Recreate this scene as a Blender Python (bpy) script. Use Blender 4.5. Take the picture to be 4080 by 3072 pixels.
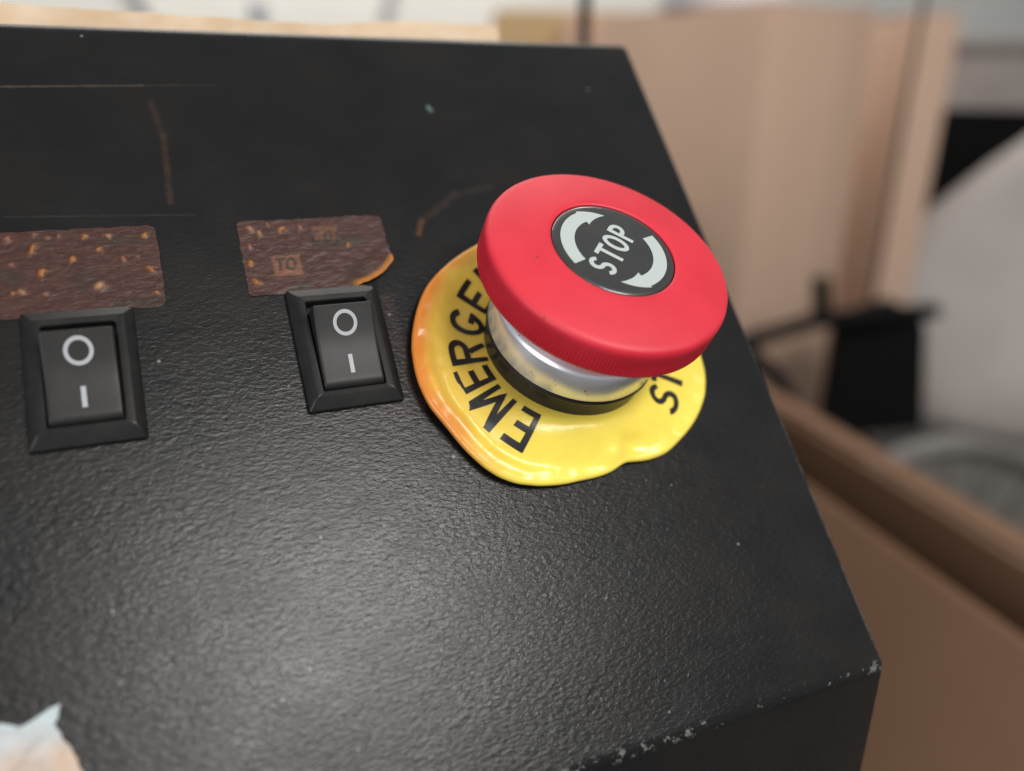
import bpy, bmesh, math, random
import numpy as np
from mathutils import Matrix, Vector

random.seed(7)
for o in list(bpy.data.objects):
    bpy.data.objects.remove(o)
sc = bpy.context.scene
COL = sc.collection

# ------------------------------------------------------------------ camera
TILT = math.radians(46)                 # slope of the control panel
HGT = 1.0                               # height of the panel origin above the floor
MM = 0.001
PANEL = Matrix.Translation((0, 0, HGT)) @ Matrix.Rotation(TILT, 4, 'X')

cam = bpy.data.cameras.new('camera')
camo = bpy.data.objects.new('camera', cam)
COL.objects.link(camo)
right = Vector((0.91382815, -0.40576795, 0.01644644))
down = Vector((-0.12788251, -0.32596923, -0.93669105))
fwd = Vector((0.38544024, 0.85387144, -0.34977048))
rot = Matrix((right, -down, -fwd)).transposed().to_4x4()
camo.matrix_world = Matrix.Translation((-0.027368, -0.126742, 1.041298)) @ rot
cam.sensor_fit = 'HORIZONTAL'
cam.sensor_width = 36
cam.lens = 3299.485 / 4080 * 36
cam.clip_start = 0.005
cam.clip_end = 50
cam.dof.use_dof = True
cam.dof.focus_distance = 0.129
cam.dof.aperture_fstop = 6.9
sc.camera = camo

# ------------------------------------------------------------------ light
world = bpy.data.worlds.new('World')
sc.world = world
world.use_nodes = True
bg = world.node_tree.nodes['Background']
bg.inputs['Color'].default_value = (0.92, 0.96, 1.0, 1)
bg.inputs['Strength'].default_value = 0.32


def area(name, loc, target, size, sizey, power, color):
    l = bpy.data.lights.new(name, 'AREA')
    l.shape = 'RECTANGLE'
    l.size = size
    l.size_y = sizey
    l.energy = power
    l.color = color
    o = bpy.data.objects.new(name, l)
    COL.objects.link(o)
    o.location = loc
    o.rotation_euler = (Vector(target) - Vector(loc)).to_track_quat('-Z', 'Y').to_euler()
    return o


area('window_light', (0.42, -1.12, 2.12), (0, -0.02, 1.0), 0.74, 0.50, 25, (1.0, 0.965, 0.92))
area('side_fill_light', (-1.25, -1.05, 1.42), (0.03, 0, 1.0), 1.0, 0.8, 14, (0.96, 0.98, 1.0))  # added fill, no visible source: brightens collar and disc under the cap
area('wall_fill_light', (0.6, 1.5, 2.6), (0.5, 2.3, 1.1), 1.6, 0.6, 34, (1.0, 0.95, 0.88))  # added unseen lamp, aimed at the back wall to brighten it

sc.view_settings.view_transform = 'Standard'
sc.view_settings.look = 'None'
sc.view_settings.exposure = 0.0
sc.view_settings.gamma = 1.0
sc.cycles.use_denoising = True
sc.cycles.max_bounces = 8
sc.render.film_transparent = False


# ------------------------------------------------------------------ helpers
class NT:
    """small node-tree writer"""
    def __init__(self, name):
        self.m = bpy.data.materials.new(name)
        self.m.use_nodes = True
        self.t = self.m.node_tree
        self.b = self.t.nodes['Principled BSDF']

    def n(self, typ, **kw):
        nd = self.t.nodes.new(typ)
        for k, v in kw.items():
            if k.startswith('i_'):
                key = k[2:]
                key = int(key) if key.isdigit() else key.replace('_', ' ')
                self.put(nd.inputs[key], v)
            else:
                setattr(nd, k, v)
        return nd

    def put(self, sock, v):
        if hasattr(v, 'is_output'):
            self.t.links.new(v, sock)
        else:
            sock.default_value = v

    def math(self, op, a, b=0.0, c=0.0, clamp=False):
        nd = self.t.nodes.new('ShaderNodeMath')
        nd.operation = op
        nd.use_clamp = clamp
        for s, v in zip(nd.inputs, (a, b, c)):
            self.put(s, v)
        return nd.outputs[0]

    def mix(self, fac, a, b):
        nd = self.t.nodes.new('ShaderNodeMix')
        nd.data_type = 'RGBA'
        self.put(nd.inputs[0], fac)
        self.put(nd.inputs[6], a if hasattr(a, 'is_output') else (*a, 1))
        self.put(nd.inputs[7], b if hasattr(b, 'is_output') else (*b, 1))
        return nd.outputs[2]

    def smooth(self, x, lo, hi):
        nd = self.n('ShaderNodeMapRange', interpolation_type='SMOOTHSTEP')
        self.put(nd.inputs[0], x)
        self.put(nd.inputs[1], lo)
        self.put(nd.inputs[2], hi)
        return nd.outputs[0]

    def obj(self, scale=1000.0):
        tc = self.n('ShaderNodeTexCoord')
        mp = self.n('ShaderNodeMapping')
        mp.inputs['Scale'].default_value = (scale,) * 3
        self.t.links.new(tc.outputs['Object'], mp.inputs[0])
        return mp.outputs[0]

    def noise(self, vec, scale, detail=2.0, rough=0.5, dist=0.0):
        nd = self.n('ShaderNodeTexNoise')
        self.put(nd.inputs['Vector'], vec)
        nd.inputs['Scale'].default_value = scale
        nd.inputs['Detail'].default_value = detail
        nd.inputs['Roughness'].default_value = rough
        nd.inputs['Distortion'].default_value = dist
        return nd.outputs['Fac']

    def bump(self, h, strength, dist, normal=None):
        nd = self.n('ShaderNodeBump')
        self.put(nd.inputs['Height'], h)
        nd.inputs['Strength'].default_value = strength
        nd.inputs['Distance'].default_value = dist
        if normal is not None:
            self.put(nd.inputs['Normal'], normal)
        return nd.outputs[0]

    def set(self, **kw):
        for k, v in kw.items():
            key = k.replace('_', ' ')
            s = self.b.inputs[key]
            if isinstance(v, tuple) and len(v) == 3 and s.type == 'RGBA':
                v = (*v, 1)
            self.put(s, v)
        return self.m


def mesh_obj(name, verts, faces, mat, parent=None, mw=None, smooth=True, angle=35):
    me = bpy.data.meshes.new(name)
    me.from_pydata([tuple(v) for v in verts], [], faces)
    me.update()
    bm = bmesh.new()
    bm.from_mesh(me)
    bmesh.ops.recalc_face_normals(bm, faces=bm.faces)
    bm.to_mesh(me)
    bm.free()
    return mesh_link(name, me, mat, parent, mw, smooth, angle)


def mesh_link(name, me, mat, parent=None, mw=None, smooth=True, angle=35):
    o = bpy.data.objects.new(name, me)
    if mat is not None:
        me.materials.append(mat)
    COL.objects.link(o)
    if smooth:
        for p in me.polygons:
            p.use_smooth = True
        try:
            me.set_sharp_from_angle(angle=math.radians(angle))
        except Exception:
            pass
    if parent is not None:
        o.parent = parent
    elif mw is not None:
        o.matrix_world = mw
    return o


def bm_obj(name, bm, mat, parent=None, mw=None, smooth=True, angle=35):
    me = bpy.data.meshes.new(name)
    bmesh.ops.recalc_face_normals(bm, faces=bm.faces)
    bm.to_mesh(me)
    bm.free()
    return mesh_link(name, me, mat, parent, mw, smooth, angle)


def empty(name, mw):
    o = bpy.data.objects.new(name, None)
    o.empty_display_size = 0.01
    COL.objects.link(o)
    o.matrix_world = mw
    return o


def tag(o, label, cat, group=None, kind=None):
    o['label'] = label
    o['category'] = cat
    if group:
        o['group'] = group
    return o


def structure(o):
    o['kind'] = 'structure'
    return o


def lathe(profile, seg, radfun=None):
    """profile of (r, z) in mm, closed at r = 0 when it starts or ends there"""
    verts, faces = [], []
    rings = []
    for (r, z) in profile:
        if r < 1e-6:
            rings.append([len(verts)])
            verts.append((0, 0, z * MM))
        else:
            ids = []
            for k in range(seg):
                a = 2 * math.pi * k / seg
                rr = r if radfun is None else radfun(r, z, k, a)
                ids.append(len(verts))
                verts.append((rr * math.cos(a) * MM, rr * math.sin(a) * MM, z * MM))
            rings.append(ids)
    for A, B in zip(rings, rings[1:]):
        for k in range(seg):
            k2 = (k + 1) % seg
            if len(A) == 1 and len(B) == 1:
                continue
            if len(A) == 1:
                faces.append((A[0], B[k], B[k2]))
            elif len(B) == 1:
                faces.append((A[k], B[0], A[k2]))
            else:
                faces.append((A[k], B[k], B[k2], A[k2]))
    return verts, faces


def box_bm(bm, lo, hi, mat=None, bevel=0.0, segs=2):
    m = Matrix.Diagonal(((hi[0] - lo[0]), (hi[1] - lo[1]), (hi[2] - lo[2]), 1))
    c = [(a + b) / 2 for a, b in zip(lo, hi)]
    m = Matrix.Translation(c) @ m
    if mat is not None:
        m = mat @ m
    r = bmesh.ops.create_cube(bm, size=1.0, matrix=m)
    if bevel:
        es = list({e for v in r['verts'] for e in v.link_edges})
        bmesh.ops.bevel(bm, geom=es, offset=bevel, segments=segs, affect='EDGES', profile=0.5)


def tube_bm(bm, pts, rad, seg=12):
    pts = [Vector(p) for p in pts]
    rings = []
    up = Vector((0.13, 0.31, 0.94)).normalized()
    for i, p in enumerate(pts):
        d = (pts[min(i + 1, len(pts) - 1)] - pts[max(i - 1, 0)]).normalized()
        if abs(d.dot(up)) > 0.95:
            up = Vector((1, 0.2, 0)).normalized()
        s = d.cross(up).normalized()
        t = s.cross(d).normalized()
        rings.append([bm.verts.new(p + rad * (math.cos(2 * math.pi * k / seg) * s + math.sin(2 * math.pi * k / seg) * t)) for k in range(seg)])
    for A, B in zip(rings, rings[1:]):
        for k in range(seg):
            bm.faces.new((A[k], B[k], B[(k + 1) % seg], A[(k + 1) % seg]))
    bm.faces.new(rings[0][::-1])
    bm.faces.new(rings[-1])


def arc(cx_, cy_, rx, ry, a0, a1, n=14):
    return [(cx_ + rx * math.cos(math.radians(a0 + (a1 - a0) * i / n)), cy_ + ry * math.sin(math.radians(a0 + (a1 - a0) * i / n))) for i in range(n + 1)]


def strokes(ch, w, h, t):
    """centre lines of a sans letter in a w x h box centred on 0 (mm); t is the stroke width"""
    x0, x1, y0, y1 = -w / 2 + t / 2, w / 2 - t / 2, -h / 2 + t / 2, h / 2 - t / 2
    X0, X1, Y0, Y1 = -w / 2, w / 2, -h / 2, h / 2
    e = 0.002
    if ch == 'E':
        return [[(x0, Y0), (x0, Y1)], [(x0 + t / 2 + e, y1), (X1, y1)], [(x0 + t / 2 + e, y0), (X1, y0)], [(x0 + t / 2 + e, 0), (X1 - 0.12 * w, 0)]]
    if ch == 'M':
        return [[(x0, Y0), (x0, Y1)], [(x1, Y0), (x1, Y1)], [(x0 + 0.1 * t, Y1 - 0.1), (0, Y0 + 0.15 * h), (x1 - 0.1 * t, Y1 - 0.1)]]
    if ch == 'N':
        return [[(x0, Y0), (x0, Y1)], [(x1, Y0), (x1, Y1)], [(x0, Y1 - 0.2 * t), (x1, Y0 + 0.2 * t)]]
    if ch in 'RP':
        m = 0.02 * h if ch == 'R' else -0.02 * h
        r = (y1 - m) / 2
        bowl = [(x0 + t / 2 + e, y1)] + arc(x1 - min(r, w * 0.42), m + r, min(r, w * 0.42), r, 90, -90) + [(x0 + t / 2 + e, m)]
        out = [[(x0, Y0), (x0, Y1)], bowl]
        if ch == 'R':
            out.append([(0.02 * w, m - t / 2 - e), (x1 + 0.03 * w, Y0)])
        return out
    if ch == 'G':
        return [arc(0, 0, (x1 - x0) / 2, (y1 - y0) / 2, 42, 318, 30) + [(x1, y0 + 0.30 * h), (x1, -0.02 * h)], [(x1 - t / 2 - e, -0.02 * h - t / 2), (0.05 * w, -0.02 * h - t / 2)]]
    if ch == 'C':
        return [arc(0, 0, (x1 - x0) / 2, (y1 - y0) / 2, 42, 318, 30)]
    if ch == 'O':
        return [arc(0, 0, (x1 - x0) / 2, (y1 - y0) / 2, 0, 360, 40)]
    if ch == 'I':
        return [[(0, Y0), (0, Y1)]]
    if ch == 'T':
        return [[(X0, y1), (X1, y1)], [(0, Y0), (0, y1 - t / 2 - e)]]
    if ch == 'Y':
        return [[(X0 + 0.4 * t, Y1), (0, 0)], [(X1 - 0.4 * t, Y1), (0, 0)], [(0, 0.02 * h), (0, Y0)]]
    if ch == 'S':
        rx, ry = (x1 - x0) / 2, (y1 - y0) / 4
        return [arc(0, ry, rx, ry, 28, 265, 20) + arc(0, -ry, rx, ry, 85, -152, 20)]


def glyph(ch, w, h, t, maxlen=0.4):
    """letter as flat stroke ribbons (mm), centred; returns a bmesh"""
    bm = bmesh.new()
    for path in strokes(ch, w, h, t):
        pts = []
        for a, b in zip(path, path[1:]):
            n = max(1, int(math.hypot(b[0] - a[0], b[1] - a[1]) / maxlen + 0.5))
            for i in range(n):
                pts.append((a[0] + (b[0] - a[0]) * i / n, a[1] + (b[1] - a[1]) * i / n))
        pts.append(path[-1])
        clean = [pts[0]]
        for p_ in pts[1:]:
            if math.hypot(p_[0] - clean[-1][0], p_[1] - clean[-1][1]) > 1e-4:
                clean.append(p_)
        pts = [Vector((a, b)) for a, b in clean]
        closed = (pts[0] - pts[-1]).length < 1e-3
        if closed:
            pts = pts[:-1]
        N = len(pts)
        rows = []
        for i in range(N):
            a = pts[(i - 1) % N] if (closed or i > 0) else pts[i]
            b = pts[(i + 1) % N] if (closed or i < N - 1) else pts[i]
            d1 = (pts[i] - a).normalized() if (pts[i] - a).length > 0 else (b - pts[i]).normalized()
            d2 = (b - pts[i]).normalized() if (b - pts[i]).length > 0 else d1
            tt = (d1 + d2).normalized()
            nn = Vector((-tt.y, tt.x))
            c_ = max(0.5, abs(nn.dot(Vector((-d1.y, d1.x)))))
            rows.append([bm.verts.new((*(pts[i] + nn * (t / 2 * k_ / c_)), 0)) for k_ in (-1, -0.33, 0.33, 1)])
        M_ = N if closed else N - 1
        for i in range(M_):
            A, B = rows[i], rows[(i + 1) % N]
            for k_ in range(3):
                bm.faces.new((A[k_], B[k_], B[k_ + 1], A[k_ + 1]))
    return bm


def mapped(bm, fn):
    for v in bm.verts:
        x, y, z = fn(v.co.x, v.co.y)
        v.co = (x * MM, y * MM, z * MM)
    return bm


def hashn(x, y, s=0.0):
    """smooth 2-D value noise in -1..1"""
    xi, yi = math.floor(x), math.floor(y)
    fx, fy = x - xi, y - yi
    fx, fy = fx * fx * (3 - 2 * fx), fy * fy * (3 - 2 * fy)

    def h(a, b):
        v = math.sin(a * 127.1 + b * 311.7 + s * 74.7) * 43758.5453
        return 2 * (v - math.floor(v)) - 1
    return (h(xi, yi) * (1 - fx) * (1 - fy) + h(xi + 1, yi) * fx * (1 - fy) + h(xi, yi + 1) * (1 - fx) * fy + h(xi + 1, yi + 1) * fx * fy)


def sstep(a, b, x):
    t = min(1, max(0, (x - a) / (b - a)))
    return t * t * (3 - 2 * t)


# ------------------------------------------------------------------ materials
XR, YT, YF = 78.1, 67.0, -70.1          # panel edges in mm (panel coordinates)


def mat_console():
    k = NT('black_powder_coat')
    v = k.obj(1000)
    sep = k.n('ShaderNodeSeparateXYZ')
    k.put(sep.inputs[0], v)
    X, Y, Z = sep.outputs
    # wrinkled powder-coat relief
    st = k.n('ShaderNodeMapping')
    st.inputs['Rotation'].default_value = (0, 0, math.radians(38))
    st.inputs['Scale'].default_value = (0.62, 1.35, 1.0)
    k.put(st.inputs[0], v)
    n1 = k.noise(st.outputs[0], 1.4, 3.0, 0.58, 0.55)
    n2 = k.noise(v, 0.12, 2, 0.5)
    n3 = k.noise(st.outputs[0], 0.6, 2.0, 0.5, 0.3)
    h = k.math('MULTIPLY_ADD', n3, 0.5, n1)
    # front half is rougher than the top of the panel
    amp = k.smooth(Y, 48.0, -35.0)
    amp = k.math('MULTIPLY_ADD', amp, 0.8, 0.2)
    h = k.math('MULTIPLY', h, amp)
    big = k.noise(v, 0.05, 3, 0.6)
    base = k.mix(k.smooth(big, 0.3, 0.7), (0.0060, 0.0064, 0.0070), (0.0100, 0.0088, 0.0080))

    brk = k.noise(v, 0.22, 4, 0.6)

    def seg(ax, ay, bx, by, w, wob=0.6, soft=0.9):
        dx, dy = bx - ax, by - ay
        L2 = dx * dx + dy * dy
        px = k.math('SUBTRACT', X, ax)
        py = k.math('SUBTRACT', Y, ay)
        t = k.math('MULTIPLY_ADD', px, dx / L2, k.math('MULTIPLY', py, dy / L2), clamp=True)
        ex = k.math('MULTIPLY_ADD', t, -dx, px)
        ey = k.math('MULTIPLY_ADD', t, -dy, py)
        d = k.math('SQRT', k.math('ADD', k.math('MULTIPLY', ex, ex), k.math('MULTIPLY', ey, ey)))
        d = k.math('MULTIPLY_ADD', k.math('SUBTRACT', n1, 0.5), wob * 2 * w, d)
        return k.math('MULTIPLY', k.smooth(d, w, w * (1 - soft)), k.smooth(brk, 0.15, 0.65))
    marks = [   # ax, ay, bx, by, width, colour, opacity : scratches and scorch streaks
        (-46, 53.3, -24, 53.9, 0.36, (0.15, 0.115, 0.09), 0.75),
        (-24, 53.9, -12, 54.2, 0.25, (0.12, 0.09, 0.07), 0.4),
        (-46, 28.0, -19, 26.8, 0.28, (0.07, 0.060, 0.045), 0.5),
        (-23.0, 50, -21.9, 43, 1.0, (0.060, 0.034, 0.022), 0.7),
        (-21.9, 43, -22.4, 29.5, 0.85, (0.075, 0.040, 0.022), 0.85),
        (17.6, 20.6, 18.9, 23.3, 0.8, (0.17, 0.075, 0.025), 1.1),
        (18.6, 23.0, 26.5, 28.6, 1.3, (0.045, 0.028, 0.018), 0.9),
        (26.5, 28.6, 34, 30.2, 1.2, (0.040, 0.027, 0.019), 0.8),
        (26.5, 49.3, 26.8, 48.4, 0.7, (0.20, 0.34, 0.30), 1.1),
        (8.8, 8.5, 10.2, -11.5, 1.5, (0.050, 0.028, 0.020), 0.9),
        (8.0, -12.3, -4.0, -12.0, 1.0, (0.030, 0.018, 0.014), 0.8),
        (-48.5, -22.0, -45.8, -22.2, 0.75, (0.003, 0.003, 0.003), 1.5),
        (-46.9, -23.9, -45.4, -25.4, 0.6, (0.003, 0.003, 0.003), 1.4),
        (-45.4, -25.4, -45.4, -27.6, 0.6, (0.003, 0.003, 0.003), 1.3),
        (-48.6, -28.2, -47.9, -28.8, 0.6, (0.003, 0.003, 0.003), 1.5),
        (-46.2, -30.5, -46.2, -31.6, 0.6, (0.003, 0.003, 0.003), 1.3),
        (-42.9, -40.1, -42.0, -40.5, 0.9, (0.008, 0.004, 0.004), 1.5),
        (62.2, -25.6, 62.7, -25.7, 0.5, (0.003, 0.003, 0.003), 1.5),
    ]
    col = base
    for (ax, ay, bx, by, w, c, op) in marks:
        col = k.mix(k.math('MULTIPLY', seg(ax, ay, bx, by, w), op * 0.45), col, c)
    # dust specks
    vo = k.n('ShaderNodeTexVoronoi')
    vo.inputs['Scale'].default_value = 0.22
    k.put(vo.inputs['Vector'], v)
    rnd = k.n('ShaderNodeSeparateColor')
    k.put(rnd.inputs[0], vo.outputs['Color'])
    speck = k.math('MULTIPLY', k.smooth(vo.outputs['Distance'], 0.075, 0.03), k.math('GREATER_THAN', rnd.outputs[0], 0.80))
    col = k.mix(k.math('MULTIPLY', speck, 0.6), col, (0.30, 0.29, 0.27))
    # paint worn through along the bends, heaviest at the right front corner
    eY = k.math('ABSOLUTE', k.math('SUBTRACT', Y, YF + 0.35))
    eX = k.math('ABSOLUTE', k.math('SUBTRACT', X, XR - 0.25))
    chip = k.noise(v, 0.55, 4, 0.7)
    along = k.smooth(X, 52.0, 20.0)
    corner = k.math('MULTIPLY', k.smooth(X, 72.0, 78.5), k.smooth(Y, -52.0, -68.5))
    wear = k.math('ADD', k.math('MULTIPLY', along, 0.75), corner, clamp=True)
    chipm = k.math('ADD', chip, k.math('MULTIPLY', wear, 0.145))
    mY = k.math('MULTIPLY', k.smooth(eY, 1.3, 0.15), k.smooth(chipm, 0.62, 0.68))
    mX = k.math('MULTIPLY', k.smooth(eX, 0.9, 0.1), k.smooth(k.math('MULTIPLY_ADD', k.smooth(Y, 10, -60), 0.16, chip), 0.62, 0.68))
    wm = k.math('MAXIMUM', mY, mX)
    col = k.mix(k.math('MULTIPLY', wm, 0.6), col, (0.20, 0.22, 0.19))
    smear = k.noise(st.outputs[0], 0.035, 5, 0.65, 1.2)
    ro = k.math('MULTIPLY_ADD', n2, 0.10, k.math('MULTIPLY_ADD', smear, 0.22, 0.13))
    nrm = k.bump(h, 0.42, 0.00021)
    return k.set(Base_Color=col, Roughness=ro, Normal=nrm, Specular_IOR_Level=0.29)


def mat_simple(name, col, rough=0.5, metal=0.0, bump=None, spec=0.5, coat=0.0, var=None, sss=0.0):
    k = NT(name)
    v = k.obj(1000)
    c = col
    if var:
        f = k.smooth(k.noise(v, var[0], 3, 0.6), 0.3, 0.7)
        c = k.mix(f, col, var[1])
    kw = dict(Base_Color=c, Roughness=rough, Metallic=metal, Specular_IOR_Level=spec, Coat_Weight=coat)
    if coat:
        kw['Coat_Roughness'] = 0.06
    if sss:
        kw['Subsurface_Weight'] = sss
        kw['Subsurface_Scale'] = 0.002
        kw['Subsurface_Radius'] = (1.0, 0.35, 0.12)
    if bump:
        kw['Normal'] = k.bump(k.noise(v, bump[0], 3, 0.55), bump[1], bump[2])
    return k.set(**kw)


def mat_vcol(name, rough, bump, spec=0.5, sss=0.0, coat=0.0, stretch=None):
    k = NT(name)
    at = k.n('ShaderNodeVertexColor')
    at.layer_name = 'tone'
    v = k.obj(1000)
    if stretch:
        mp = k.n('ShaderNodeMapping')
        mp.inputs['Scale'].default_value = stretch
        mp.inputs['Rotation'].default_value = (0, 0, math.radians(4))
        k.put(mp.inputs[0], v)
        v = mp.outputs[0]
    n = k.noise(v, bump[0], 4, 0.6, 0.4)
    mul = k.n('ShaderNodeMix', data_type='RGBA', blend_type='MULTIPLY')
    mul.inputs[0].default_value = 1.0
    k.put(mul.inputs[6], at.outputs['Color'])
    g = k.math('MULTIPLY_ADD', n, bump[3], 1 - bump[3] / 2)
    cc = k.n('ShaderNodeCombineColor')
    for i in range(3):
        k.put(cc.inputs[i], g)
    k.put(mul.inputs[7], cc.outputs[0])
    kw = dict(Base_Color=mul.outputs[2], Roughness=rough, Specular_IOR_Level=spec, Normal=k.bump(n, bump[1], bump[2]), Coat_Weight=coat)
    if sss:
        kw.update(Subsurface_Weight=sss, Subsurface_Scale=0.0015, Subsurface_Radius=(1.0, 0.6, 0.1))
    return k.set(**kw)


def set_tone(o, fn):
    me = o.data
    at = me.color_attributes.new('tone', 'FLOAT_COLOR', 'POINT')
    for i, v in enumerate(me.vertices):
        c = fn(v.co.x / MM, v.co.y / MM, v.co.z / MM)
        at.data[i].color = (*c, 1)


def mat_cardboard(name, a, b):
    k = NT(name)
    v = k.obj(1000)
    mp = k.n('ShaderNodeMapping')
    mp.inputs['Scale'].default_value = (1, 1, 0.6)
    k.put(mp.inputs[0], v)
    f = k.smooth(k.noise(mp.outputs[0], 0.008, 2, 0.5), 0.2, 0.8)
    return k.set(Base_Color=k.mix(f, a, b), Roughness=0.8, Specular_IOR_Level=0.25, Normal=k.bump(k.noise(v, 0.05, 3), 0.2, 0.002))


def mat_brushed():
    k = NT('brushed_aluminium')
    v = k.obj(1000)
    sep = k.n('ShaderNodeSeparateXYZ')
    k.put(sep.inputs[0], v)
    cmb = k.n('ShaderNodeCombineXYZ')
    k.put(cmb.inputs[2], sep.outputs[2])
    ln = k.noise(cmb.outputs[0], 9.0, 3, 0.7)
    sp = k.noise(v, 0.8, 3, 0.7)
    col = k.mix(k.smooth(sp, 0.66, 0.72), (0.88, 0.90, 0.94), (0.45, 0.43, 0.38))
    return k.set(Base_Color=col, Metallic=0.72, Roughness=k.math('MULTIPLY_ADD', ln, 0.14, 0.24), Normal=k.bump(ln, 0.15, 0.00005))


def mat_red():
    k = NT('red_plastic')
    v = k.obj(1000)
    vo = k.n('ShaderNodeTexVoronoi')
    vo.inputs['Scale'].default_value = 0.25
    k.put(vo.inputs['Vector'], v)
    rnd = k.n('ShaderNodeSeparateColor')
    k.put(rnd.inputs[0], vo.outputs['Color'])
    d = k.math('MULTIPLY_ADD', k.noise(v, 3.0, 2), 0.08, vo.outputs['Distance'])
    sp = k.math('MULTIPLY', k.smooth(d, 0.095, 0.07), k.math('GREATER_THAN', rnd.outputs[0], 0.5))
    col = k.mix(k.smooth(k.noise(v, 0.1, 3), 0.3, 0.7), (0.58, 0.013, 0.032), (0.64, 0.019, 0.040))
    col = k.mix(k.math('MULTIPLY', sp, 0.8), col, (0.10, 0.01, 0.012))
    nz = k.noise(v, 5.0, 2)
    return k.set(Base_Color=col, Roughness=0.52, Specular_IOR_Level=0.55, Normal=k.bump(nz, 0.12, 0.00006),
                 Subsurface_Weight=0.15, Subsurface_Scale=0.0012, Subsurface_Radius=(1.0, 0.25, 0.2))


M = {
    'console': mat_console(),
    'red': mat_red(),
    'alu': mat_brushed(),
    'rubber': mat_simple('black_gasket_plastic', (0.012, 0.012, 0.013), 0.32, bump=(0.5, 0.25, 0.0002)),
    'plate': mat_simple('dark_glossy_plate', (0.016, 0.017, 0.017), 0.42, coat=0.7, var=(0.15, (0.026, 0.025, 0.023))),
    'print_white': mat_simple('pale_print', (0.44, 0.49, 0.47), 0.5, coat=0.5),
    'print_switch': mat_simple('switch_print', (0.34, 0.35, 0.37), 0.55),
    'print_black': mat_simple('black_print', (0.014, 0.012, 0.011), 0.35),
    'switch': mat_simple('switch_plastic', (0.008, 0.0078, 0.0078), 0.38, spec=0.28, bump=(4.0, 0.22, 0.00006), var=(0.3, (0.014, 0.0135, 0.013))),
    'rocker': mat_simple('rocker_plastic', (0.014, 0.0135, 0.0132), 0.45, spec=0.28, bump=(6.0, 0.2, 0.00005), var=(0.35, (0.019, 0.018, 0.0175))),
    'yellow': mat_vcol('melted_yellow_plastic', 0.28, (0.22, 0.14, 0.0012, 0.16), sss=0.25),
    'sticker': mat_vcol('charred_sticker', 0.40, (1.1, 0.5, 0.00040, 0.7), spec=0.26, stretch=(0.45, 1.25, 1)),
    'ghost': mat_simple('scorched_ink', (0.034, 0.022, 0.018), 0.5),
    'paper': mat_vcol('torn_paper', 0.6, (0.45, 0.7, 0.0010, 0.45), spec=0.3),
    'wood': mat_simple('pale_plywood', (0.62, 0.44, 0.27), 0.6, bump=(0.2, 0.3, 0.001), var=(0.08, (0.72, 0.56, 0.40))),
    'card': mat_cardboard('cardboard', (0.55, 0.375, 0.275), (0.59, 0.405, 0.30)),
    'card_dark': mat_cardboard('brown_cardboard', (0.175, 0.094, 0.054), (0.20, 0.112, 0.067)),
    'card_tan': mat_cardboard('tan_cardboard', (0.50, 0.34, 0.17), (0.54, 0.37, 0.20)),
    'tape': mat_simple('brown_tape', (0.36, 0.20, 0.115), 0.3),
    'black': mat_simple('black_metal', (0.003, 0.003, 0.003), 0.6, spec=0.12),
    'grey_cloth': mat_simple('grey_padded_cover', (0.44, 0.39, 0.365), 0.75, bump=(0.05, 0.4, 0.004), var=(0.01, (0.40, 0.36, 0.335))),
    'wheel': mat_simple('grey_wheel_plastic', (0.33, 0.31, 0.29), 0.5),
    'wheel_disc': mat_simple('grey_beige_disc', (0.24, 0.225, 0.20), 0.6),
    'tyre': mat_simple('dark_tyre', (0.065, 0.058, 0.054), 0.7),
    'cabinet': mat_simple('grey_brown_cabinet', (0.30, 0.255, 0.235), 0.6, var=(0.01, (0.33, 0.285, 0.26))),
    'wall': mat_simple('white_wall_paint', (0.80, 0.79, 0.74), 0.7, var=(0.003, (0.74, 0.73, 0.69))),
    'floor': mat_simple('grey_floor', (0.16, 0.15, 0.14), 0.6, var=(0.004, (0.20, 0.19, 0.18))),
    'cable': mat_simple('grey_cable', (0.32, 0.33, 0.36), 0.6),
    'lid': mat_simple('white_plastic', (0.78, 0.78, 0.82), 0.4),
}

# ------------------------------------------------------------------ the setting
bm = bmesh.new()
bmesh.ops.create_grid(bm, x_segments=1, y_segments=1, size=4.0)
structure(bm_obj('floor', bm, M['floor'], mw=Matrix.Translation((0.5, 0.5, 0))))
bm = bmesh.new()
box_bm(bm, (-2.5, 2.3, 0.0), (4.2, 2.4, 2.8))
structure(bm_obj('wall_back', bm, M['wall'], mw=Matrix.Identity(4)))


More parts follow.
